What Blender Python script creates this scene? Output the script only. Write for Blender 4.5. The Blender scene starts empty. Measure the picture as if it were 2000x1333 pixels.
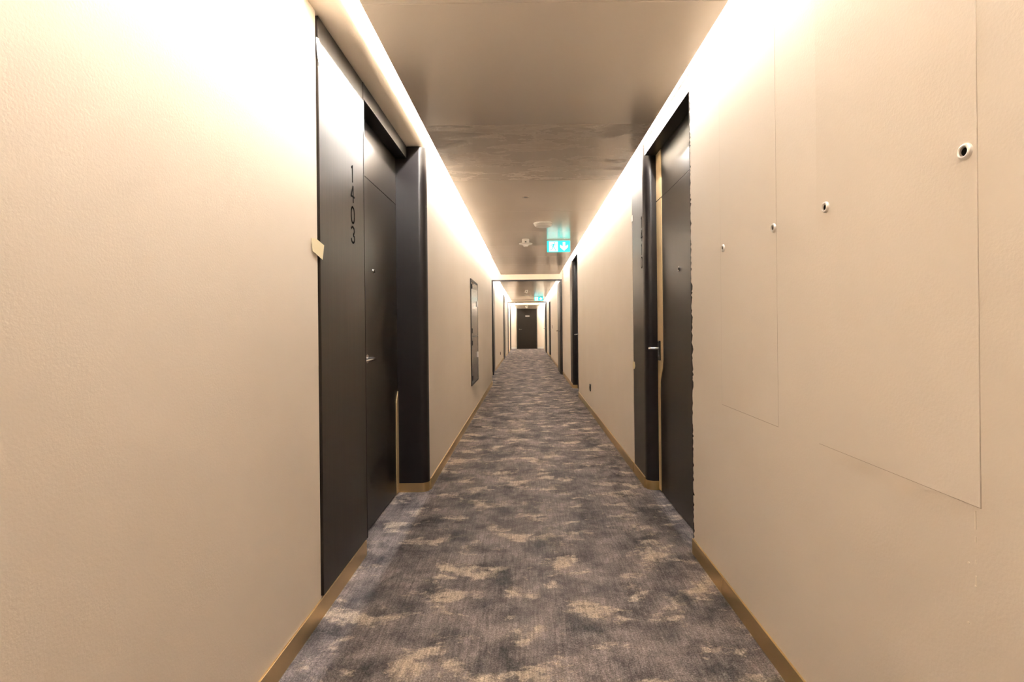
import bpy, bmesh, math, random
from mathutils import Vector, Matrix
random.seed(7)
S = bpy.context.scene
C = S.collection

# ------------------------------------------------------------------ camera
# x = across the corridor, y = along it, z = up.  Vanishing point of the corridor at pixel (1030, 637).
CAM_H = 1.2
cam = bpy.data.cameras.new('camera'); co = bpy.data.objects.new('camera', cam); C.objects.link(co)
cam.sensor_width = 36.0; cam.lens = 18.0; cam.clip_start = 0.02
cam.shift_x = -30 / 2000; cam.shift_y = -29.5 / 2000
ROLL = math.radians(0.6)
co.matrix_world = Matrix.Translation((0, 0, CAM_H)) @ Matrix.Rotation(math.pi / 2, 4, 'X') @ Matrix.Rotation(-ROLL, 4, 'Z')
S.camera = co
# ------------------------------------------------------------------ world and exposure
w = bpy.data.worlds.new('world'); S.world = w; w.use_nodes = True
w.node_tree.nodes['Background'].inputs[0].default_value = (0.9, 0.85, 0.8, 1)
w.node_tree.nodes['Background'].inputs[1].default_value = 0.0      # a closed corridor: only the coves light it
S.view_settings.view_transform = 'Standard'; S.view_settings.look = 'None'
S.view_settings.gamma = 1.0; S.view_settings.use_curve_mapping = False
S.view_settings.exposure = 1.86
LED_POWER = 160.0
LED_COLOR = (1.0, 0.945, 0.90)

# ------------------------------------------------------------------ materials
def mat(name, col, rough=0.5, metal=0.0, spec=0.5, coat=0.0):
    m = bpy.data.materials.new(name); m.use_nodes = True
    b = m.node_tree.nodes['Principled BSDF']
    b.inputs['Base Color'].default_value = (*col, 1); b.inputs['Roughness'].default_value = rough
    b.inputs['Metallic'].default_value = metal; b.inputs['Specular IOR Level'].default_value = spec
    b.inputs['Coat Weight'].default_value = coat
    return m
def N(m, t, **kw):
    n = m.node_tree.nodes.new(t)
    for k, v in kw.items(): setattr(n, k, v)
    return n
def L(m, a, b): m.node_tree.links.new(a, b)
def bsdf(m): return m.node_tree.nodes['Principled BSDF']
def coords(m, scale=(1, 1, 1)):
    tc = N(m, 'ShaderNodeTexCoord'); mp = N(m, 'ShaderNodeMapping')
    mp.inputs['Scale'].default_value = scale; L(m, tc.outputs['Object'], mp.inputs['Vector'])
    return mp.outputs['Vector']
def noise(m, vec, scale, detail=3, rough=0.5, dist=0.0):
    n = N(m, 'ShaderNodeTexNoise'); n.inputs['Scale'].default_value = scale
    n.inputs['Detail'].default_value = detail; n.inputs['Roughness'].default_value = rough
    n.inputs['Distortion'].default_value = dist
    L(m, vec, n.inputs['Vector']); return n.outputs['Fac']
def ramp(m, fac, stops, interp='LINEAR'):
    r = N(m, 'ShaderNodeValToRGB'); cr = r.color_ramp; cr.interpolation = interp
    while len(cr.elements) < len(stops): cr.elements.new(0.5)
    for e, (p, c) in zip(cr.elements, stops):
        e.position = p; e.color = (*c, 1) if len(c) == 3 else c
    L(m, fac, r.inputs['Fac']); return r.outputs['Color']
def mixc(m, fac, a, b, mode='MIX'):
    n = N(m, 'ShaderNodeMix', data_type='RGBA', blend_type=mode)
    for sock, v in ((n.inputs[0], fac), (n.inputs[6], a), (n.inputs[7], b)):
        if hasattr(v, 'links'): L(m, v, sock)
        elif isinstance(v, (int, float)): sock.default_value = v
        else: sock.default_value = (*v, 1)
    return n.outputs[2]
def bump(m, h, strength, dist):
    b = N(m, 'ShaderNodeBump'); b.inputs['Strength'].default_value = strength; b.inputs['Distance'].default_value = dist
    L(m, h, b.inputs['Height']); L(m, b.outputs['Normal'], bsdf(m).inputs['Normal'])
def emit(m, col, s):
    bsdf(m).inputs['Emission Color'].default_value = (*col, 1); bsdf(m).inputs['Emission Strength'].default_value = s

M = {}
# painted plaster: fine roller stipple
m = M['wall'] = mat('wall_paint', (0.80, 0.71, 0.60), 0.55, spec=0.3)
v = coords(m); f = noise(m, v, 1.7, 3)
L(m, ramp(m, f, [(0.3, (0.79, 0.695, 0.58)), (0.7, (0.82, 0.73, 0.62))]), bsdf(m).inputs['Base Color'])
bump(m, noise(m, v, 150, 2, 0.6), 0.12, 0.004)
M['slab'] = mat('slab_paint', (0.82, 0.78, 0.72), 0.7)
# satin lacquered metal ceiling panels
def ceiling_mat(name, stained):
    m = mat(name, (0.50, 0.42, 0.33), 0.19, metal=0.0, spec=0.9)
    v = coords(m)
    base = ramp(m, noise(m, v, 0.9, 2), [(0.3, (0.76, 0.665, 0.555)), (0.7, (0.82, 0.725, 0.61))])
    if stained:
        vs = coords(m, (1.0, 2.2, 1))
        f1 = noise(m, vs, 2.6, 7, 0.68, 0.15)
        k = ramp(m, f1, [(0.50, (0, 0, 0)), (0.58, (1, 1, 1))])
        base = mixc(m, k, base, (0.68, 0.585, 0.48))
        vs2 = coords(m, (0.6, 5, 1))
        k2 = ramp(m, noise(m, vs2, 2.6, 6, 0.7, 0.1), [(0.60, (0, 0, 0)), (0.66, (1, 1, 1))])
        base = mixc(m, k2, base, (0.86, 0.77, 0.66))
        rr = ramp(m, f1, [(0.50, (0.25,) * 3), (0.56, (0.5,) * 3)])
        L(m, rr, bsdf(m).inputs['Roughness'])
    L(m, base, bsdf(m).inputs['Base Color'])
    bump(m, noise(m, v, 1.6, 1), 0.10, 0.02)
    return m
M['ceil'] = ceiling_mat('ceiling_metal', False)
M['ceil_stain'] = ceiling_mat('ceiling_metal_smeared', True)
# carpet
m = M['carpet'] = mat('carpet', (0.2, 0.18, 0.17), 0.95, spec=0.1)
v = coords(m)
va = coords(m, (1.0, 1.1, 1)); vb = coords(m, (1.25, 0.9, 1)); vc = coords(m, (1.0, 1.45, 1))
mid = ramp(m, noise(m, va, 4.2, 9, 0.72, 0.2), [(0.34, (0.070, 0.067, 0.071)), (0.47, (0.180, 0.160, 0.165)), (0.60, (0.300, 0.264, 0.262))])
tan = ramp(m, noise(m, vc, 3.7, 9, 0.68, 0.25), [(0.535, (0, 0, 0)), (0.61, (0.95, 0.95, 0.95))])
c1 = mixc(m, tan, mid, (0.56, 0.475, 0.40))
blue = ramp(m, noise(m, vb, 3.1, 7, 0.62, 0.2), [(0.53, (0, 0, 0)), (0.64, (0.85, 0.85, 0.85))])
c2 = mixc(m, blue, c1, (0.078, 0.080, 0.086))
streak = ramp(m, noise(m, coords(m, (110, 7, 1)), 1.0, 4, 0.6), [(0.35, (0.68,) * 3), (0.65, (1.32,) * 3)])
c3 = mixc(m, 0.7, c2, streak, 'MULTIPLY')
loops = N(m, 'ShaderNodeTexVoronoi'); loops.inputs['Scale'].default_value = 210
L(m, v, loops.inputs['Vector'])
lp = ramp(m, loops.outputs['Distance'], [(0.1, (1.35,) * 3), (0.75, (0.62,) * 3)])
speck = ramp(m, noise(m, v, 150, 3, 0.8), [(0.32, (0.40,) * 3), (0.68, (1.60,) * 3)])
c4 = mixc(m, 0.7, mixc(m, 0.7, c3, lp, 'MULTIPLY'), speck, 'MULTIPLY')
L(m, c4, bsdf(m).inputs['Base Color'])
bump(m, loops.outputs['Distance'], 0.5, -0.004)
# dark stained veneer, vertical grain
def wood(name, a, b, rough):
    m = mat(name, a, rough, spec=0.32)
    v = coords(m, (1, 1, 0.012))
    f = noise(m, v, 170, 3, 0.55)
    L(m, ramp(m, f, [(0.35, a), (0.7, b)]), bsdf(m).inputs['Base Color'])
    return m
M['wood'] = wood('dark_veneer', (0.018, 0.0135, 0.0095), (0.034, 0.026, 0.019), 0.34)
M['door'] = wood('dark_door_veneer', (0.014, 0.0105, 0.0075), (0.022, 0.017, 0.012), 0.32)
M['clad'] = mat('dark_lacquer', (0.012, 0.0095, 0.0098), 0.33, spec=0.4)
M['black'] = mat('black_frame', (0.012, 0.010, 0.009), 0.35)
M['ink'] = mat('engraved_black', (0.003, 0.0025, 0.002), 0.9, spec=0.05)
m = M['brass'] = mat('brushed_brass', (0.72, 0.53, 0.27), 0.34, metal=1.0)
bump(m, noise(m, coords(m, (2, 2, 60)), 6, 2), 0.06, 0.002)
M['strip'] = mat('pale_gold_strip', (0.80, 0.60, 0.33), 0.40, metal=0.35)
M['steel'] = mat('satin_steel', (0.72, 0.70, 0.67), 0.22, metal=1.0)
M['dsteel'] = mat('dark_steel', (0.22, 0.20, 0.18), 0.3, metal=1.0)
M['white'] = mat('white_plastic', (0.85, 0.82, 0.77), 0.4)
M['grille'] = mat('sensor_lens', (0.10, 0.12, 0.11), 0.3)
M['plug'] = mat('black_plastic', (0.015, 0.014, 0.013), 0.4)
M['red'] = mat('red_brown_plastic', (0.42, 0.16, 0.08), 0.4)
M['tape'] = mat('masking_tape', (0.80, 0.70, 0.46), 0.7)
M['tape_white'] = mat('white_tape', (0.88, 0.86, 0.80), 0.7)
M['cab'] = mat('cabinet_black', (0.020, 0.016, 0.012), 0.18, spec=0.4)
M['nickel'] = mat('nickel_ring', (0.82, 0.76, 0.68), 0.30, metal=0.3)
M['greyplate'] = mat('grey_plate', (0.30, 0.28, 0.27), 0.4)
M['caulk'] = mat('rough_edge_dark', (0.03, 0.025, 0.02), 0.8)
M['gap_shade'] = mat('hatch_gap_shade', (0.48, 0.385, 0.29), 0.8, spec=0.1)  # flat brown standing in for the shade in the hatch gaps
M['filler'] = mat('wall_filler', (0.86, 0.76, 0.62), 0.6)
M['led'] = mat('led_strip_light', (1, 1, 1), 0.5); emit(M['led'], LED_COLOR, LED_POWER)
M['sgreen'] = mat('sign_cyan', (0.02, 0.55, 0.5), 0.4); emit(M['sgreen'], (0.02, 0.88, 0.86), 0.45)
M['swhite'] = mat('sign_white', (0.8, 0.95, 0.95), 0.4); emit(M['swhite'], (0.75, 1.0, 0.98), 0.42)
M['alu'] = mat('sign_aluminium', (0.7, 0.7, 0.68), 0.35, metal=0.8)

# ------------------------------------------------------------------ mesh helpers
def obj(name, bm, m, parent=None, smooth=False):
    bmesh.ops.recalc_face_normals(bm, faces=bm.faces)
    me = bpy.data.meshes.new(name); bm.to_mesh(me); bm.free()
    if smooth:
        for p in me.polygons: p.use_smooth = True
        me.set_sharp_from_angle(angle=math.radians(35))
    me.materials.append(M[m] if isinstance(m, str) else m)
    o = bpy.data.objects.new(name, me); C.objects.link(o); o.parent = parent
    return o
def nb(): return bmesh.new()
def box(bm, x0, x1, y0, y1, z0, z1, bev=0.0):
    vs = [bm.verts.new((x, y, z)) for z in (z0, z1) for y in (y0, y1) for x in (x0, x1)]
    fs = [(0, 2, 3, 1), (4, 5, 7, 6), (0, 1, 5, 4), (2, 6, 7, 3), (0, 4, 6, 2), (1, 3, 7, 5)]
    new = [bm.faces.new([vs[i] for i in f]) for f in fs]
    if bev:
        es = list({e for f in new for e in f.edges})
        bmesh.ops.bevel(bm, geom=es, offset=bev, segments=2, affect='EDGES', profile=0.5)
    return bm
def prism(bm, pts, z0, z1):
    a = [bm.verts.new((x, y, z0)) for x, y in pts]; b = [bm.verts.new((x, y, z1)) for x, y in pts]
    n = len(pts)
    for i in range(n): bm.faces.new((a[i], a[(i + 1) % n], b[(i + 1) % n], b[i]))
    bm.faces.new(a[::-1]); bm.faces.new(b)
    return bm
def poly(bm, pts3, off):
    """extrude a planar 3D outline by the vector off"""
    off = Vector(off)
    a = [bm.verts.new(p) for p in pts3]; b = [bm.verts.new(Vector(p) + off) for p in pts3]
    n = len(a)
    for i in range(n): bm.faces.new((a[i], a[(i + 1) % n], b[(i + 1) % n], b[i]))
    bm.faces.new(a[::-1]); bm.faces.new(b)
    return bm
def frame_of(d):
    d = Vector(d).normalized(); u = d.orthogonal().normalized(); return u, d.cross(u), d
def lathe(bm, base, axis, prof, seg=24):
    """prof: (radius, height along the axis)"""
    u, v2, d = frame_of(axis); base = Vector(base); rings = []
    for r, h in prof:
        if r < 1e-6: rings.append([bm.verts.new(base + d * h)])
        else: rings.append([bm.verts.new(base + d * h + (u * math.cos(t) + v2 * math.sin(t)) * r) for t in [2 * math.pi * k / seg for k in range(seg)]])
    for A, B in zip(rings, rings[1:]):
        for k in range(seg):
            k2 = (k + 1) % seg
            if len(A) == 1 and len(B) == 1: continue
            if len(A) == 1: bm.faces.new((A[0], B[k], B[k2]))
            elif len(B) == 1: bm.faces.new((A[k], A[k2], B[0]))
            else: bm.faces.new((A[k], A[k2], B[k2], B[k]))
    return bm
def cyl(bm, base, axis, r, h, seg=20): return lathe(bm, base, axis, [(0, 0), (r, 0), (r, h), (0, h)], seg)
def tube(bm, pts, r, seg=12):
    pts = [Vector(p) for p in pts]; rings = []
    for i, p in enumerate(pts):
        d = (pts[min(i + 1, len(pts) - 1)] - pts[max(i - 1, 0)]).normalized()
        u = d.cross(Vector((0, 0, 1)))
        u = u.normalized() if u.length > 1e-4 else Vector((1, 0, 0))
        v2 = d.cross(u)
        rings.append([bm.verts.new(p + (u * math.cos(t) + v2 * math.sin(t)) * r) for t in [2 * math.pi * k / seg for k in range(seg)]])
    for A, B in zip(rings, rings[1:]):
        for k in range(seg): bm.faces.new((A[k], A[(k + 1) % seg], B[(k + 1) % seg], B[k]))
    bm.faces.new(rings[0][::-1]); bm.faces.new(rings[-1])
    return bm
def tag(o, label, cat, kind=None, group=None):
    o['label'] = label; o['category'] = cat
    if kind: o['kind'] = kind
    if group: o['group'] = group
    return o
def empty(name, loc, label, cat, kind=None, group=None):
    o = bpy.data.objects.new(name, None); C.objects.link(o); o.location = loc; o.empty_display_size = 0.1
    return tag(o, label, cat, kind, group)
def part(name, bm, m, parent, smooth=False):
    """bm is in world coordinates; the parent is an unrotated empty or mesh"""
    p = parent; off = Vector((0, 0, 0))
    while p: off += p.location; p = p.parent
    bmesh.ops.translate(bm, verts=bm.verts, vec=-off)
    return obj(name, bm, m, parent, smooth)

# ------------------------------------------------------------------ layout (metres)
XL, XR = -0.866, 0.858        # wall planes
XM = -0.73                    # the left wall stands forward between the pilaster and the recess
XDL, XDR = -0.946, 0.946      # door planes
BACK = -6.0; END = 26.8; TOP = 2.95
ZC = 2.40; ZC2 = 2.35         # ceiling panels, two sections
ZS = 2.515                    # soffit over the doors
PL, PR = -0.605, 0.760        # edges of the floating ceiling panels
P1, P2 = 12.6, 22.65          # fire door portals
BH = 0.08

# ------------------------------------------------------------------ shell
bm = box(nb(), -1.25, 1.25, BACK, END + 0.2, -0.1, 0)
tag(obj('floor', bm, 'carpet'), 'mottled grey and tan carpet running the length of the corridor', 'carpet floor', 'structure')
OUT = 1.25
pts = [(XL, BACK), (XL, 2.12), (XL - 0.02, 2.12), (XL - 0.02, 2.70), (XDL - 0.03, 2.70), (XDL - 0.03, 3.775), (XM, 3.775), (XM, 10.5), (XL, 10.5),
       (XL, 12.72), (XL - 0.05, 12.72), (XL - 0.05, 13.72), (XL, 13.72),
       (XL, 19.5), (XDL, 19.5), (XDL, 20.5), (XL, 20.5), (XL, END), (-OUT, END), (-OUT, BACK)]
wl = tag(obj('wall_left', prism(nb(), pts, 0, TOP), 'wall'), 'cream painted plaster wall with the black electrical cabinet set in it', 'wall', 'structure')
pts = [(XR, BACK), (XR, 2.68), (XDR + 0.03, 2.68), (XDR + 0.03, 3.77), (0.915, 3.77), (0.915, 4.16), (XR, 4.16),
       (XR, 8.67), (XDR + 0.03, 8.67), (XDR + 0.03, 9.81), (0.915, 9.81), (0.915, 10.2), (XR, 10.2),
       (XR, 18.9), (XDR + 0.03, 18.9), (XDR + 0.03, 19.96), (0.915, 19.96), (0.915, 20.35), (XR, 20.35), (XR, END), (OUT, END), (OUT, BACK)]
wr = tag(obj('wall_right', prism(nb(), pts, 0, TOP), 'wall'), 'cream painted plaster wall with faint square hatch outlines and small ringed holes', 'wall', 'structure')
wb = tag(obj('wall_back', box(nb(), -OUT, OUT, END, END + 0.2, 0, TOP), 'wall'), 'short cream end wall around the dark door at the far end', 'wall', 'structure')
tag(obj('wall_front', box(nb(), -OUT, OUT, BACK - 0.2, BACK, 0, TOP), 'wall'), 'cream end wall closing the corridor behind the viewer', 'wall', 'structure')
# soffits over the door recesses; the lower edge is softly rounded
def soffit(x_in, x_out, y0, y1, parent, r):
    s = 1 if x_out > x_in else -1
    arc = [(x_in + s * r * (1 - math.cos(a)), ZS + r * (1 - math.sin(a))) for a in [math.pi / 2 * k / 8 for k in range(9)]]
    prof = [(x_out, TOP - 0.002), (x_in, TOP - 0.002)] + arc + [(x_out, ZS)]
    bm = nb(); poly(bm, [(x, y0, z) for x, z in prof], (0, y1 - y0, 0))
    return obj('soffit', bm, 'wall', parent, True)
soffit(XM, -1.0, 1.95, 3.78, wl, 0.05)
soffit(XR + 0.0005, 1.0, 2.68, 4.16, wr, 0.012)
soffit(XR + 0.0005, 1.0, 8.67, 10.2, wr, 0.012)
box_s = box(nb(), XR + 0.0005, 1.0, 18.9, 20.35, 2.12, TOP - 0.002); obj('soffit', box_s, 'wall', wr)
box_s = box(nb(), -1.0, XL - 0.0005, 19.5, 20.5, 2.345, TOP - 0.002); obj('soffit', box_s, 'wall', wl)
box_s = box(nb(), -1.0, XL - 0.0005, 12.72, 13.72, 2.26, TOP - 0.002); obj('soffit', box_s, 'wall', wl)

# ceiling: slab above the coves, floating satin panels below
ce = tag(obj('ceiling', box(nb(), -OUT, OUT, BACK, END, TOP, TOP + 0.15), 'slab'), 'beige satin metal panel ceiling floating between two glowing light coves', 'ceiling', 'structure')
def panels(y_list, x0, x1, z, mats={}):
    for i, (a, b) in enumerate(zip(y_list, y_list[1:])):
        bm = box(nb(), x0, x1, a + 0.0015, b - 0.0015, z, z + 0.03, 0.002)
        obj('ceiling_panel', bm, mats.get(i, 'ceil'), ce)
ys = [1.90 + 1.155 * k for k in range(-6, 10)]; ys[-1] = 11.9
panels(ys, PL, PR, ZC, {7: 'ceil_stain'})
ys2 = [P1 + 0.06 + 1.24 * k for k in range(0, 9)]; ys2[-1] = P2 - 0.06
panels(ys2, -0.71, 0.755, ZC2)
panels([P2 + 0.06, P2 + 1.5, P2 + 2.9, END - 0.002], -0.57, 0.57, 2.11)

# LED strips lying along the upper edges of the ceiling panels, hidden from below
def led(x, s, z, y0, y1, label, n):
    a = math.radians(8)                       # tilted out and down towards the wall
    wd = 0.022
    d = Vector((s * math.sin(a), 0, math.cos(a)))     # along the strip's width
    nrm = Vector((s * math.cos(a), 0, -math.sin(a)))  # facing the wall and down
    c0 = Vector((x - s * 0.012, 0, z + 0.30))
    bm = nb()
    for k in range(n):
        ya = y0 + (y1 - y0) * k / n + 0.002; yb = y0 + (y1 - y0) * (k + 1) / n - 0.002
        q = [c0 - d * wd / 2 + Vector((0, ya, 0)), c0 + d * wd / 2 + Vector((0, ya, 0)), c0 + d * wd / 2 + Vector((0, yb, 0)), c0 - d * wd / 2 + Vector((0, yb, 0))]
        bm.faces.new([bm.verts.new(p) for p in q])
    me = bpy.data.meshes.new('light'); bm.to_mesh(me); bm.free(); me.materials.append(M['led'])
    o = bpy.data.objects.new('led_strip', None); C.objects.link(o); o.parent = ce; o.location = (x, y0, z + 0.03)
    o['label'] = label
    e = bpy.data.objects.new('light', me); C.objects.link(e); e.parent = o; e.location = -o.location
    # aluminium channel behind the light, standing on the panel
    b = c0 - nrm * 0.004
    prof = [b - d * 0.016, b + d * 0.016, b + d * 0.016 - nrm * 0.012, b - d * 0.016 - nrm * 0.012]
    bm = nb(); poly(bm, [(p.x, y0, p.z) for p in prof], (0, y1 - y0, 0))
    xa, xb = sorted((x - s * 0.045, x - s * 0.030))
    box(bm, xa, xb, y0, y1, z + 0.03, z + 0.30)
    part('channel', bm, 'alu', o)
led(PL, -1, ZC, -0.7, 11.85, 'cove light strip above the left edge of the near ceiling panels', 13)
led(PR, 1, ZC, -0.7, 11.85, 'cove light strip above the right edge of the near ceiling panels', 13)
led(-0.71, -1, ZC2, P1 + 0.1, P2 - 0.1, 'cove light strip above the left edge of the panels beyond the first fire door', 9)
led(0.755, 1, ZC2, P1 + 0.1, P2 - 0.1, 'cove light strip above the right edge of the panels beyond the first fire door', 9)
led(-0.57, -1, 2.11, P2 + 0.1, END - 0.1, 'cove light strip above the left edge of the ceiling at the far end', 4)
led(0.57, 1, 2.11, P2 + 0.1, END - 0.1, 'cove light strip above the right edge of the ceiling at the far end', 4)

# ------------------------------------------------------------------ baseboards
T = 0.008
bl = empty('baseboard_left', (XL, 0, 0), 'slim brass baseboard along the left wall', 'baseboard', 'structure')
br = empty('baseboard_right', (XR, 0, 0), 'slim brass baseboard along the right wall', 'baseboard', 'structure')
for a, b in ((BACK, -2.9), (-2.9, 0.2), (0.2, 2.70)):
    part('brass_strip', box(nb(), XL, XL + T, a + 0.001, b - 0.001, 0, BH, 0.001), 'brass', bl)
for a, b in ((3.78, 7.0), (7.0, 10.5)):
    part('brass_strip', box(nb(), XM, XM + T, a + 0.001, b - 0.001, 0, BH, 0.001), 'brass', bl)
part('brass_strip', box(nb(), XL, XM + T, 10.5, 10.5 + T, 0, BH), 'brass', bl)
for a, b in ((10.52, 12.5), (13.74, 16.5), (16.5, 19.48), (20.52, 22.6), (22.7, 25.4)):
    part('brass_strip', box(nb(), XL, XL + T, a, b, 0, BH), 'brass', bl)
for a, b in ((BACK, -2.0), (-2.0, 2.27), (2.27, 2.68), (4.16, 6.4), (6.4, 8.67), (10.21, 12.5), (12.72, 15.8), (15.8, 18.9), (20.36, 22.6), (22.7, END)):
    part('brass_strip', box(nb(), XR - T, XR, a + 0.0015, b - 0.0015, 0, BH, 0.001), 'brass', br)
bw = empty('baseboard_back', (0, END, 0), 'white baseboard on the far end wall', 'baseboard', 'structure')
part('board', box(nb(), XL, -0.54, END - 0.012, END, 0, 0.09), 'white', bw)
part('board', box(nb(), 0.50, XR, END - 0.012, END, 0, 0.09), 'white', bw)

# ------------------------------------------------------------------ room doors
DIG = {  # strokes in a unit box, stencil breaks left open
    '1': [[(0.30, 0.88), (0.52, 1.0)], [(0.52, 1.0), (0.52, 0.0)]],
    '4': [[(0.66, 1.0), (0.66, 0.42)], [(0.66, 0.26), (0.66, 0.0)], [(0.60, 0.98), (0.12, 0.34)], [(0.12, 0.34), (0.95, 0.34)]],
    '0': [[(0.5 + 0.42 * math.sin(t) * (1 if abs(math.sin(t)) else 1), 0.5 + 0.5 * math.copysign(abs(math.cos(t)) ** 0.7, math.cos(t))) for t in [2 * math.pi * k / 22 for k in range(23)]]],
    '3': [[(0.10, 0.88), (0.28, 0.98), (0.55, 1.0), (0.80, 0.90), (0.86, 0.74), (0.76, 0.60), (0.62, 0.54)],
          [(0.62, 0.47), (0.82, 0.40), (0.92, 0.25), (0.84, 0.10), (0.62, 0.0), (0.50, 0.0)], [(0.38, 0.0), (0.18, 0.07), (0.06, 0.20)]],
}
def digit(ch, x, nx, yc, zc, parent, hgt=0.078, wid=0.055, st=0.0095):
    """cut-out number on a panel whose face is at x with outward normal nx; u runs to the viewer's right"""
    uy = -nx * -1.0
    uy = 1.0 if nx > 0 else -1.0
    bm = nb()
    for line in DIG[ch]:
        P = [Vector(((u - 0.5) * wid, (v2 - 0.5) * hgt)) for u, v2 in line]
        for a, b in zip(P, P[1:]):
            d = (b - a).normalized() * st * 0.35; n2 = Vector((-d.y, d.x)).normalized() * st / 2
            q = [a - d - n2, b + d - n2, b + d + n2, a - d + n2]
            poly(bm, [(x - nx * 0.002, yc + uy * p.x, zc + p.y) for p in q], (nx * 0.0028, 0, 0))
    return part('digit', bm, 'ink', parent)
def arc_plan(cx, cy, r, a0, a1, n=10):
    return [(cx + r * math.cos(a), cy + r * math.sin(a)) for a in [a0 + (a1 - a0) * k / n for k in range(n + 1)]]

def lever(parent, x, nx, y, z, dy, m='steel', long_plate=False, reach=0.055, length=0.13):
    h = empty_part('door_handle', (x, y, z), parent)
    if long_plate:
        part('plate', box(nb(), x, x + nx * 0.012, y - 0.024, y + 0.024, z - 0.085, z + 0.055, 0.003) if nx > 0 else box(nb(), x - 0.012, x, y - 0.024, y + 0.024, z - 0.085, z + 0.055, 0.003), 'plug', h)
        part('keyhole', cyl(nb(), (x + nx * 0.012, y, z - 0.055), (nx, 0, 0), 0.010, 0.006), 'steel', h)
        part('latch_button', cyl(nb(), (x + nx * 0.012, y, z + 0.048), (nx, 0, 0), 0.009, 0.004), 'steel', h)
    else:
        part('rose', cyl(nb(), (x, y, z), (nx, 0, 0), 0.026, 0.010), m, h, True)
    s = 1 if dy > 0 else -1
    pts = [(x + nx * 0.008, y, z), (x + nx * (reach - 0.015), y, z), (x + nx * (reach - 0.004), y + s * 0.004, z), (x + nx * reach, y + s * 0.016, z), (x + nx * reach, y + s * length * 0.6, z - 0.001), (x + nx * (reach - 0.004), y + s * length, z - 0.003)]
    part('lever', tube(nb(), pts, 0.0095), m, h, True)
    return h
def empty_part(name, loc, parent):
    o = bpy.data.objects.new(name, None); C.objects.link(o); o.parent = parent
    p = parent; off = Vector((0, 0, 0))
    while p: off += p.location; p = p.parent
    o.location = Vector(loc) - off; o.empty_display_size = 0.05
    return o
def sbox(x0, x1, *a):
    return box(nb(), min(x0, x1), max(x0, x1), *a)

def leaf_parts(t, xd, nx, y0, y1, ztop, zsplit, peep_y):
    th = 0.045
    lf = part('door_leaf', sbox(xd, xd - nx * th, y0 + 0.004, y1 - 0.004, 0.008, zsplit - 0.002, 0.0015), 'door', t)
    part('transom_panel', sbox(xd, xd - nx * th, y0 + 0.004, y1 - 0.004, zsplit + 0.002, ztop, 0.0015), 'door', t)
    pp = part('peephole', lathe(nb(), (xd, peep_y, 1.545), (nx, 0, 0), [(0, 0), (0.016, 0), (0.016, 0.004), (0.013, 0.007), (0.0105, 0.007), (0.0105, 0.003), (0, 0.003)]), 'steel', t, True)
    part('lens', cyl(nb(), (xd + nx * 0.003, peep_y, 1.545), (nx, 0, 0), 0.0100, 0.0025), 'ink', pp)
    return lf

def left_door():
    t = empty('door_1', (XDL, 3.2, 0), 'dark veneered room door recessed beside the number 1403 panel', 'door', 'structure')
    y0, y1 = 2.70, 3.72
    leaf_parts(t, XDL, 1, y0, y1, 2.512, 2.09, 3.16)
    # number panel flush with the wall, standing on the brass baseboard
    pn = part('number_panel', box(nb(), XL - 0.018, XL + 0.004, 2.14, 2.722, BH, 2.508, 0.002), 'wood', t)
    for ch, z in zip('1403', (1.965, 1.865, 1.760, 1.662)): digit(ch, XL + 0.004, 1, 2.545, z, pn)
    part('panel_edge', box(nb(), XL - 0.004, XL + 0.0055, 2.7225, 2.732, BH, 2.508), 'black', t)
    part('return_jamb', box(nb(), XDL - 0.02, XL - 0.004, 2.70, 2.722, 0, 2.43), 'black', t)
    part('frame_head', box(nb(), XDL, XL + 0.002, 2.733, 3.72, 2.425, 2.513, 0.002), 'black', t)
    # pilaster turning the corner
    r = 0.055
    plan = [(XDL - 0.02, 3.774), (XDL - 0.02, 3.72)] + [(XM - r + r * math.sin(a), 3.72 + r - r * math.cos(a)) for a in [math.pi / 2 * k / 12 for k in range(13)]] + [(XM, 3.774)]
    plan = [p for i, p in enumerate(plan) if i == 0 or (Vector(p) - Vector(plan[i - 1])).length > 1e-4]
    part('pilaster', prism(nb(), plan, 0.066, 2.513), 'clad', t, True)
    plan2 = [(x, y - 0.002 if y < 3.77 else y) for x, y in plan]
    part('pilaster_foot', prism(nb(), plan2, 0, 0.066), 'brass', t, True)
    # bare strip at the hinge edge, running out to a point
    zz = [0.01, 0.55, 0.66, 0.70, 0.735]; ww = [0.060, 0.058, 0.052, 0.026, 0.003]
    pts = [(XDL, 3.716, zz[0])] + [(XDL, 3.716, zz[-1])] + [(XDL, 3.716 - wv, zv) for zv, wv in list(zip(zz, ww))[::-1]]
    part('edge_strip', poly(nb(), pts, (0.004, 0, 0)), 'strip', t)
    lever(t, XDL, 1, 2.99, 1.018, -1, length=0.19)
    return t
left_door()

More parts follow.
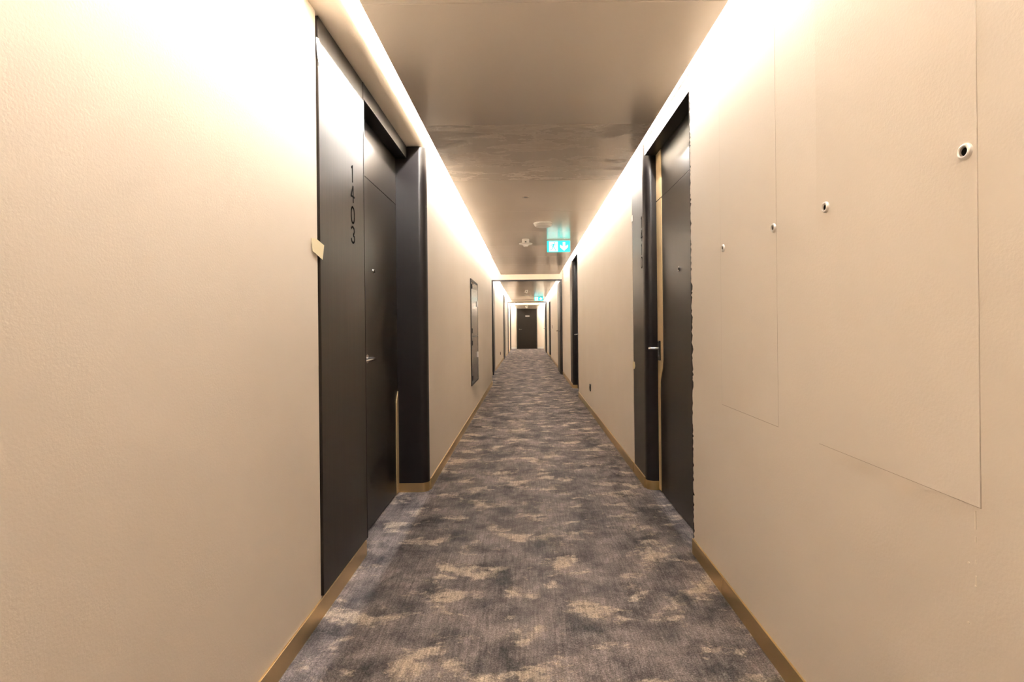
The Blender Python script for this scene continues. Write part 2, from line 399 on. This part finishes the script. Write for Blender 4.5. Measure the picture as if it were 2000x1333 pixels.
def right_door(n, y0, y1, label, digits=None, ztop=2.512, zsplit=2.09, strip=False, long_plate=False, panel_w=0.43):
    t = empty('door_%d' % n, (XDR, (y0 + y1) / 2, 0), label, 'door', 'structure')
    leaf_parts(t, XDR, -1, y0, y1, ztop, zsplit, (y0 + y1) / 2 - 0.02)
    if ztop > 2.3: part('frame_head', box(nb(), XR + 0.003, XDR, y0 + 0.003, y1, ztop - 0.087, ztop + 0.001, 0.002), 'black', t)
    r = 0.055
    y2 = y1 + panel_w
    arc = [(XR + r - r * math.sin(a), y1 + r - r * math.cos(a)) for a in [math.pi / 2 * k / 12 for k in range(13)]]
    front = [(XDR + 0.02, y1)] + arc
    plan = front + [(XR, y1 + r + 0.004), (0.912, y1 + r + 0.004), (0.912, y1 + 0.058), (XDR + 0.02, y1 + 0.058)]
    plan = [front[0]] + arc + [(XR, y1 + 0.0585), (XDR + 0.02, y1 + 0.0585)]
    part('pilaster', prism(nb(), plan, 0.066, ztop), 'clad', t, True)
    part('pilaster_foot', prism(nb(), [(x, y - 0.002 if y < y1 + 0.058 else y) for x, y in plan], 0, 0.066), 'brass', t, True)
    pn = part('number_panel', box(nb(), XR - 0.001, 0.912, y1 + 0.059, y2, BH, ztop, 0.0015), 'wood', t)
    part('panel_foot', box(nb(), XR - T, 0.912, y1 + 0.059, y2, 0, BH - 0.001), 'brass', t)
    if digits:
        for ch, z in zip(digits, (1.962, 1.862, 1.760, 1.663)): digit(ch, XR - 0.001, -1, y1 + 0.10, z, pn)
    if strip:
        zz = [0.012, 0.70, 0.79, 0.84, 0.89, 0.96, 2.085]; ww = [0.052, 0.052, 0.060, 0.085, 0.120, 0.135, 0.135]
        pts = [(XDR, y1 - 0.004, zz[0])] + [(XDR, y1 - wv - 0.004, zv) for zv, wv in zip(zz, ww)] + [(XDR, y1 - 0.004, zz[-1])]
        part('edge_strip', poly(nb(), pts, (-0.004, 0, 0)), 'strip', t)
        part('edge_strip', box(nb(), XDR - 0.004, XDR, y1 - 0.139, y1 - 0.004, 2.094, 2.425), 'strip', t)
        lever(t, XDR - 0.004, -1, y1 - 0.065, 1.03, 1, long_plate=True, length=0.02, reach=0.072)
    else:
        lever(t, XDR, -1, y1 - 0.10, 1.03, -1)
    return t
d2 = right_door(2, 2.68, 3.71, 'dark veneered room door with tall gold strip beside the number 1410 panel', '1410', strip=True)
right_door(3, 8.67, 9.75, 'dark recessed room door past the low black socket on the right wall')
right_door(4, 18.9, 19.9, 'farthest dark recessed room door on the right wall between the fire doors', ztop=2.118, zsplit=2.0)
# ragged dark joint where the plaster meets the near side of door 1410
bm = nb(); z = 0.0; prev = 0.002
while z < 2.5:
    h = random.uniform(0.006, 0.02)
    nxt = max(0.001, random.gauss(0.004 if 0.85 < z < 1.4 else 0.0022, 0.0018))
    q = [(XR - 0.0006, 2.6805, z), (XR - 0.0006, 2.6805 - prev * 4, z), (XR - 0.0006, 2.6805 - nxt * 4, z + h), (XR - 0.0006, 2.6805, z + h)]
    poly(bm, q, (0.003, 0, 0)); prev = nxt; z += h
part('ragged_joint', bm, 'caulk', d2)
part('side_jamb', box(nb(), XR + 0.001, XDR + 0.02, 2.676, 2.6815, 0, 2.512), 'black', d2)

# door at the far left, only its panel shows; and the far end door
t = empty('door_5', (XL, 18.9, 0), 'dark door panel on the left wall between the two fire doors', 'door', 'structure')
part('number_panel', box(nb(), XL, XL + 0.02, 18.5, 19.5, 0.0, 2.34, 0.002), 'wood', t)
part('door_leaf', box(nb(), XDL, XDL + 0.04, 19.504, 20.496, 0.008, 2.34), 'door', t)
lever(t, XDL + 0.04, 1, 19.62, 1.03, 1)
t = empty('door_6', (-0.02, END, 0), 'dark door closing the far end of the corridor', 'door', 'structure')
part('door_leaf', box(nb(), -0.52, 0.47, END - 0.035, END, 0.008, 2.10, 0.002), 'door', t)
fr = nb(); box(fr, -0.56, -0.522, END - 0.045, END, 0, 2.108); box(fr, 0.472, 0.51, END - 0.045, END, 0, 2.108); part('door_frame', fr, 'black', t)
part('door_sign', box(nb(), -0.10, 0.12, END - 0.040, END - 0.035, 1.67, 1.75), 'greyplate', t)
h = empty_part('door_handle', (-0.42, END - 0.035, 1.03), t)
part('rose', cyl(nb(), (-0.42, END - 0.035, 1.03), (0, -1, 0), 0.026, 0.01), 'dsteel', h, True)
part('lever', tube(nb(), [(-0.42, END - 0.04, 1.03), (-0.42, END - 0.085, 1.03), (-0.40, END - 0.092, 1.03), (-0.29, END - 0.092, 1.03)], 0.010), 'dsteel', h, True)
t = empty('door_7', (XL, 25.9, 0), 'dark narrow side door on the left just before the far end', 'door', 'structure')
part('door_leaf', box(nb(), XL, XL + 0.012, 25.46, 26.2, 0.005, 2.2), 'door', t)
fr = nb(); box(fr, XL, XL + 0.03, 25.4, 25.455, 0, 2.25); box(fr, XL, XL + 0.03, 26.205, 26.26, 0, 2.25); box(fr, XL, XL + 0.03, 25.4, 26.26, 2.205, 2.25); part('door_frame', fr, 'black', t)

# fire door portals
def portal(n, y, zh, zc, label, side_leaf_l, leaf_w=0.95):
    t = empty('door_%d' % n, (0, y, 0), label, 'fire door', 'structure')
    part('bulkhead', box(nb(), XL, XR, y - 0.05, y + 0.05, zh, TOP - 0.003), 'wall', t)
    fr = nb(); box(fr, XL, XR, y - 0.06, y + 0.06, zh - 0.035, zh); box(fr, XL, XL + 0.035, y - 0.06, y + 0.06, 0, zh - 0.035); box(fr, XR - 0.035, XR, y - 0.06, y + 0.06, 0, zh - 0.035)
    part('door_frame', fr, 'black', t)
    lf = part('door_leaf', box(nb(), XR - 0.052, XR - 0.010, y + 0.065, y + 0.065 + leaf_w, 0.008, zh - 0.04, 0.002), 'wood', t)
    lever(t, XR - 0.052, -1, y + 0.17, 1.07, -1, m='steel', length=0.03, reach=0.075)
    if side_leaf_l:
        part('door_leaf', box(nb(), XL - 0.045, XL - 0.002, y + 0.125, y + 1.09, 0.008, zh - 0.05, 0.002), 'door', t)
    return t
portal(8, P1, 2.335, ZC, 'black framed fire door standing open nearest the black electrical cabinet', True)
portal(9, P2, 2.26, ZC2, 'black framed fire door standing open nearest the far end door', False)

# ------------------------------------------------------------------ right wall hatches with ringed holes
def hatch(y0, y1, holes, label, pr):
    t = empty('access_hatch', (XR, (y0 + y1) / 2, 0.845), label, 'wall hatch')
    part('hatch_cover', box(nb(), XR - pr, XR - 0.0001, y0, y1, 0.845, 2.223), 'wall', t)
    shade_bm = nb(); g = 0.0018  # no real groove: thin strips paint the shadow gap around the cover
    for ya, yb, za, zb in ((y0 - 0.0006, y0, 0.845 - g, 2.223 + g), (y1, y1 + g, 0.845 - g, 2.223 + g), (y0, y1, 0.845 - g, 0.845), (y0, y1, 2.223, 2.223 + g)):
        box(shade_bm, XR - 0.0006, XR - 0.0001, ya, yb, za, zb)
    part('gap_shade', shade_bm, 'gap_shade', t)
    for y in holes:
        g = part('ring', lathe(nb(), (XR - pr, y, 1.530), (-1, 0, 0), [(0.016, 0), (0.016, 0.0025), (0.0145, 0.0055), (0.0118, 0.0068), (0.0094, 0.006), (0.0082, 0.003), (0.0082, 0.0)], 28), 'nickel', t, True)
        part('hole', cyl(nb(), (XR - pr, y, 1.530), (-1, 0, 0), 0.0081, 0.0022), 'ink', g)
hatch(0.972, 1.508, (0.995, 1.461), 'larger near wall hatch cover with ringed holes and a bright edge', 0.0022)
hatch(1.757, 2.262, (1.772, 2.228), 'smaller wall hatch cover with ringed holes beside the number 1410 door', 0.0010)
# thin run of filler drips below the near hatch corner
bm = nb()
for z0, z1 in ((0.835, 0.80), (0.785, 0.775), (0.74, 0.733), (0.71, 0.69)):
    box(bm, XR - 0.0012, XR + 0.001, 0.983, 0.9855, z1, z0)
for y, z in ((1.0, 0.728), (0.985, 0.69), (1.002, 0.61)):
    cyl(bm, (XR + 0.001, y, z), (-1, 0, 0), 0.0022, 0.003, 8)
part('filler_drips', bm, 'filler', wr)

# ------------------------------------------------------------------ electrical cabinet
t = empty('electrical_cabinet', (XM, 7.02, 0.43), 'tall glossy black two-door electrical cabinet on the left wall', 'cabinet')
fr = nb(); y0, y1, z0, z1 = 6.58, 7.46, 0.43, 1.82
for a in ((y0, y0 + 0.03, z0, z1), (y1 - 0.03, y1, z0, z1), (y0 + 0.03, y1 - 0.03, z0, z0 + 0.03), (y0 + 0.03, y1 - 0.03, z1 - 0.03, z1)):
    box(fr, XM, XM + 0.012, *a)
part('frame', fr, 'black', t)
for za, zb, zl in ((z0 + 0.032, 1.055, 0.80), (1.075, z1 - 0.032, 1.52)):
    d = part('cabinet_door', box(nb(), XM, XM + 0.010, y0 + 0.032, y1 - 0.032, za, zb, 0.002), 'cab', t)
    part('latch', box(nb(), XM + 0.010, XM + 0.024, y1 - 0.14, y1 - 0.10, zl - 0.04, zl + 0.04, 0.004), 'white', d)
    for hz in (za + 0.07, zb - 0.07):
        part('hinge', cyl(nb(), (XM + 0.014, y0 + 0.036, hz - 0.03), (0, 0, 1), 0.010, 0.06, 12), 'plug', d, True)
part('divider', box(nb(), XM, XM + 0.012, y0 + 0.032, y1 - 0.032, 1.058, 1.072), 'dsteel', t)

# ------------------------------------------------------------------ ceiling devices
def exit_sign(x, y, z, wd, ht, label):
    """backlit acrylic sign hung from the ceiling, running figure on the left and arrow down on the right"""
    t = empty('exit_sign', (x, y, z), label, 'exit sign', group='hanging exit signs')
    part('mount', box(nb(), x - wd / 2 + 0.01, x + wd / 2 - 0.01, y - 0.012, y + 0.02, z - 0.018, z), 'alu', t)
    part('pane', box(nb(), x - wd / 2, x + wd / 2, y - 0.004, y + 0.004, z - 0.018 - ht, z - 0.018, 0.001), 'sgreen', t)
    zt, zb = z - 0.028, z - 0.010 - ht; yf = y - 0.0045
    part('door_field', box(nb(), x - wd / 2 + 0.028, x - wd / 2 + 0.150, yf - 0.001, yf + 0.001, zb, zt), 'swhite', t)
    k = (zt - zb)
    ax = x + wd * 0.235
    pts = [(-0.018, 0.94), (0.018, 0.94), (0.018, 0.50), (0.055, 0.68), (0.055, 0.42), (0, 0.06), (-0.055, 0.42), (-0.055, 0.68), (-0.018, 0.50)]
    part('arrow', poly(nb(), [(ax + u, yf - 0.001, zb + v2 * k) for u, v2 in pts], (0, 0.002, 0)), 'swhite', t)
    mx = x - wd / 2 + 0.088; bm = nb()
    cyl(bm, (mx + 0.014, yf - 0.0012, zb + 0.86 * k), (0, -1, 0), 0.010, 0.001, 16)
    def limb(a, b, wv):
        a = Vector(a); b = Vector(b); n2 = (b - a).orthogonal().normalized() * wv / 2
        q = [a - n2, b - n2, b + n2, a + n2]
        poly(bm, [(mx + p.x, yf - 0.0012, zb + p.y * k) for p in q], (0, -0.001, 0))
    bmx = 0.012
    def seg(x0, v0, x1, v1, wv):
        dx, dz = x1 - x0, (v1 - v0) * k; ln = math.hypot(dx, dz); px, pz = -dz / ln * wv / 2, dx / ln * wv / 2
        q = [(x0 + px, v0 * k + pz), (x1 + px, v1 * k + pz), (x1 - px, v1 * k - pz), (x0 - px, v0 * k - pz)]
        poly(bm, [(mx + u, yf - 0.0012, zb + v2) for u, v2 in q], (0, -0.001, 0))
    seg(0.006, 0.76, -0.006, 0.46, 0.020)
    seg(0.004, 0.74, 0.034, 0.62, 0.008); seg(0.034, 0.62, 0.042, 0.70, 0.007)
    seg(0.0, 0.74, -0.028, 0.66, 0.008); seg(-0.028, 0.66, -0.034, 0.52, 0.007)
    seg(-0.002, 0.48, 0.022, 0.28, 0.011); seg(0.022, 0.28, 0.030, 0.06, 0.009)
    seg(-0.008, 0.48, -0.018, 0.24, 0.011); seg(-0.018, 0.24, -0.044, 0.12, 0.009)
    part('running_figure', bm, 'sgreen', t)
exit_sign(0.447, 7.14, ZC, 0.322, 0.155, 'nearest glowing cyan exit sign with running figure and down arrow')
exit_sign(0.455, 20.0, ZC2, 0.345, 0.150, 'farther small glowing cyan exit sign before the last fire door')

def sensor(x, y, z, label, group='white ceiling sensors'):
    t = empty('ceiling_sensor', (x, y, z), label, 'sensor', group=group)
    part('body', lathe(nb(), (x, y, z), (0, 0, -1), [(0, 0), (0.048, 0), (0.05, 0.004), (0.05, 0.075), (0.046, 0.085), (0, 0.085)], 28), 'white', t, True)
    part('flange', lathe(nb(), (x, y, z - 0.058), (0, 0, -1), [(0.051, 0), (0.088, 0.002), (0.093, 0.008), (0.088, 0.014), (0.051, 0.016)], 28), 'white', t, True)
    part('cap', lathe(nb(), (x, y, z - 0.085), (0, 0, -1), [(0.034, 0), (0.034, 0.012), (0.026, 0.020), (0, 0.022)], 24), 'white', t, True)
    part('lens', cyl(nb(), (x, y - 0.0495, z - 0.048), (0, -1, 0), 0.012, 0.004, 16), 'grille', t)
sensor(-0.012, 7.07, ZC, 'white ceiling sensor with a flange beside the nearest exit sign')
sensor(-0.012, 16.4, ZC2, 'white ceiling sensor beyond the first fire door portal')
t = empty('smoke_detector', (0.196, 5.98, ZC), 'flat white round smoke detector just before the nearest exit sign', 'smoke detector')
part('base', lathe(nb(), (0.196, 5.98, ZC), (0, 0, -1), [(0, 0), (0.112, 0), (0.112, 0.012), (0.107, 0.015), (0, 0.015)], 32), 'white', t, True)
part('cover', lathe(nb(), (0.196, 5.98, ZC - 0.015), (0, 0, -1), [(0.100, 0), (0.103, 0.010), (0.092, 0.026), (0.055, 0.034), (0, 0.035)], 32), 'white', t, True)
t = empty('sprinkler_cap', (-0.003, 4.76, ZC), 'tiny flush round cap in the ceiling panels before the smoke detector', 'ceiling cap')
part('ring', lathe(nb(), (-0.003, 4.76, ZC), (0, 0, -1), [(0.020, 0), (0.034, 0), (0.034, 0.002), (0.020, 0.004)], 24), 'ceil', t, True)
part('plug', cyl(nb(), (-0.003, 4.76, ZC), (0, 0, -1), 0.018, 0.0015, 20), 'grille', t)
t = empty('dome_detector', (-0.012, 23.5, 2.11), 'small white round dome on the ceiling before the far end door', 'detector')
part('base', cyl(nb(), (-0.012, 23.5, 2.11), (0, 0, -1), 0.06, 0.02, 24), 'white', t, True)
part('dome', lathe(nb(), (-0.012, 23.5, 2.09), (0, 0, -1), [(0.058, 0)] + [(0.058 * math.cos(a), 0.02 + 0.058 * math.sin(a)) for a in [math.pi / 2 * k / 8 for k in range(9)]], 24), 'white', t, True)
t = empty('ceiling_strip_detector', (-0.012, 19.2, ZC2), 'thin white strip on the ceiling near the farther exit sign', 'ceiling strip')
part('strip', box(nb(), -0.10, 0.09, 19.15, 19.25, ZC2 - 0.02, ZC2, 0.004), 'white', t)

# ------------------------------------------------------------------ small wall fittings
def socket(x, nx, y, z, s, label, face='plug', cat='socket'):
    t = empty('wall_socket' if cat == 'socket' else 'call_point', (x, y, z), label, cat)
    f = part('cover_plate', sbox(x, x + nx * 0.009, y - s / 2, y + s / 2, z - s * 0.55, z + s * 0.55, 0.002), face, t)
    part('insert', cyl(nb(), (x + nx * 0.009, y, z), (nx, 0, 0), s * 0.24, 0.002, 20), 'ink' if face == 'plug' else 'white', t)
    return t
socket(XR, -1, 7.03, 0.345, 0.085, 'low black socket plate on the right wall past the 1410 panel')
socket(XL, 1, 16.2, 0.34, 0.085, 'low black socket plate on the left wall beyond the first fire door')
socket(XR, -1, 17.7, 1.16, 0.10, 'small red-brown call point on the right wall beyond the first fire door', 'red', 'call point')

# ------------------------------------------------------------------ bits of tape
def tape(x, nx, outline, label, m, th=0.0012):
    """outline in (y, z); slightly curled: the outer half stands a little off the surface"""
    bm = nb(); poly(bm, [(x, y, z) for y, z in outline], (nx * th, 0, 0))
    o = obj('masking_tape', bm, m); return tag(o, label, 'tape', group='bits of masking tape on panel edges')
tape(XL + 0.0042, 1, [(2.050, 1.562), (2.100, 1.566), (2.178, 1.552), (2.160, 1.488), (2.090, 1.505), (2.062, 1.510)], 'torn yellow masking tape on the edge of the 1403 panel', 'tape')
tape(XL + 0.0042, 1, [(2.118, 2.405), (2.145, 2.415), (2.190, 2.348), (2.172, 2.300), (2.150, 2.295), (2.128, 2.340)], 'white tape scrap near the top edge of the 1403 panel', 'tape_white')
tape(XR - 0.0012, -1, [(4.115, 2.035), (4.175, 2.035), (4.180, 2.075), (4.118, 2.085)], 'small tape scrap high on the far edge of the 1410 panel', 'tape_white')
tape(XR - 0.0012, -1, [(4.08, 0.87), (4.11, 0.845), (4.16, 0.84), (4.18, 0.865), (4.17, 0.90), (4.10, 0.905)], 'small tape scrap low on the far edge of the 1410 panel', 'tape')
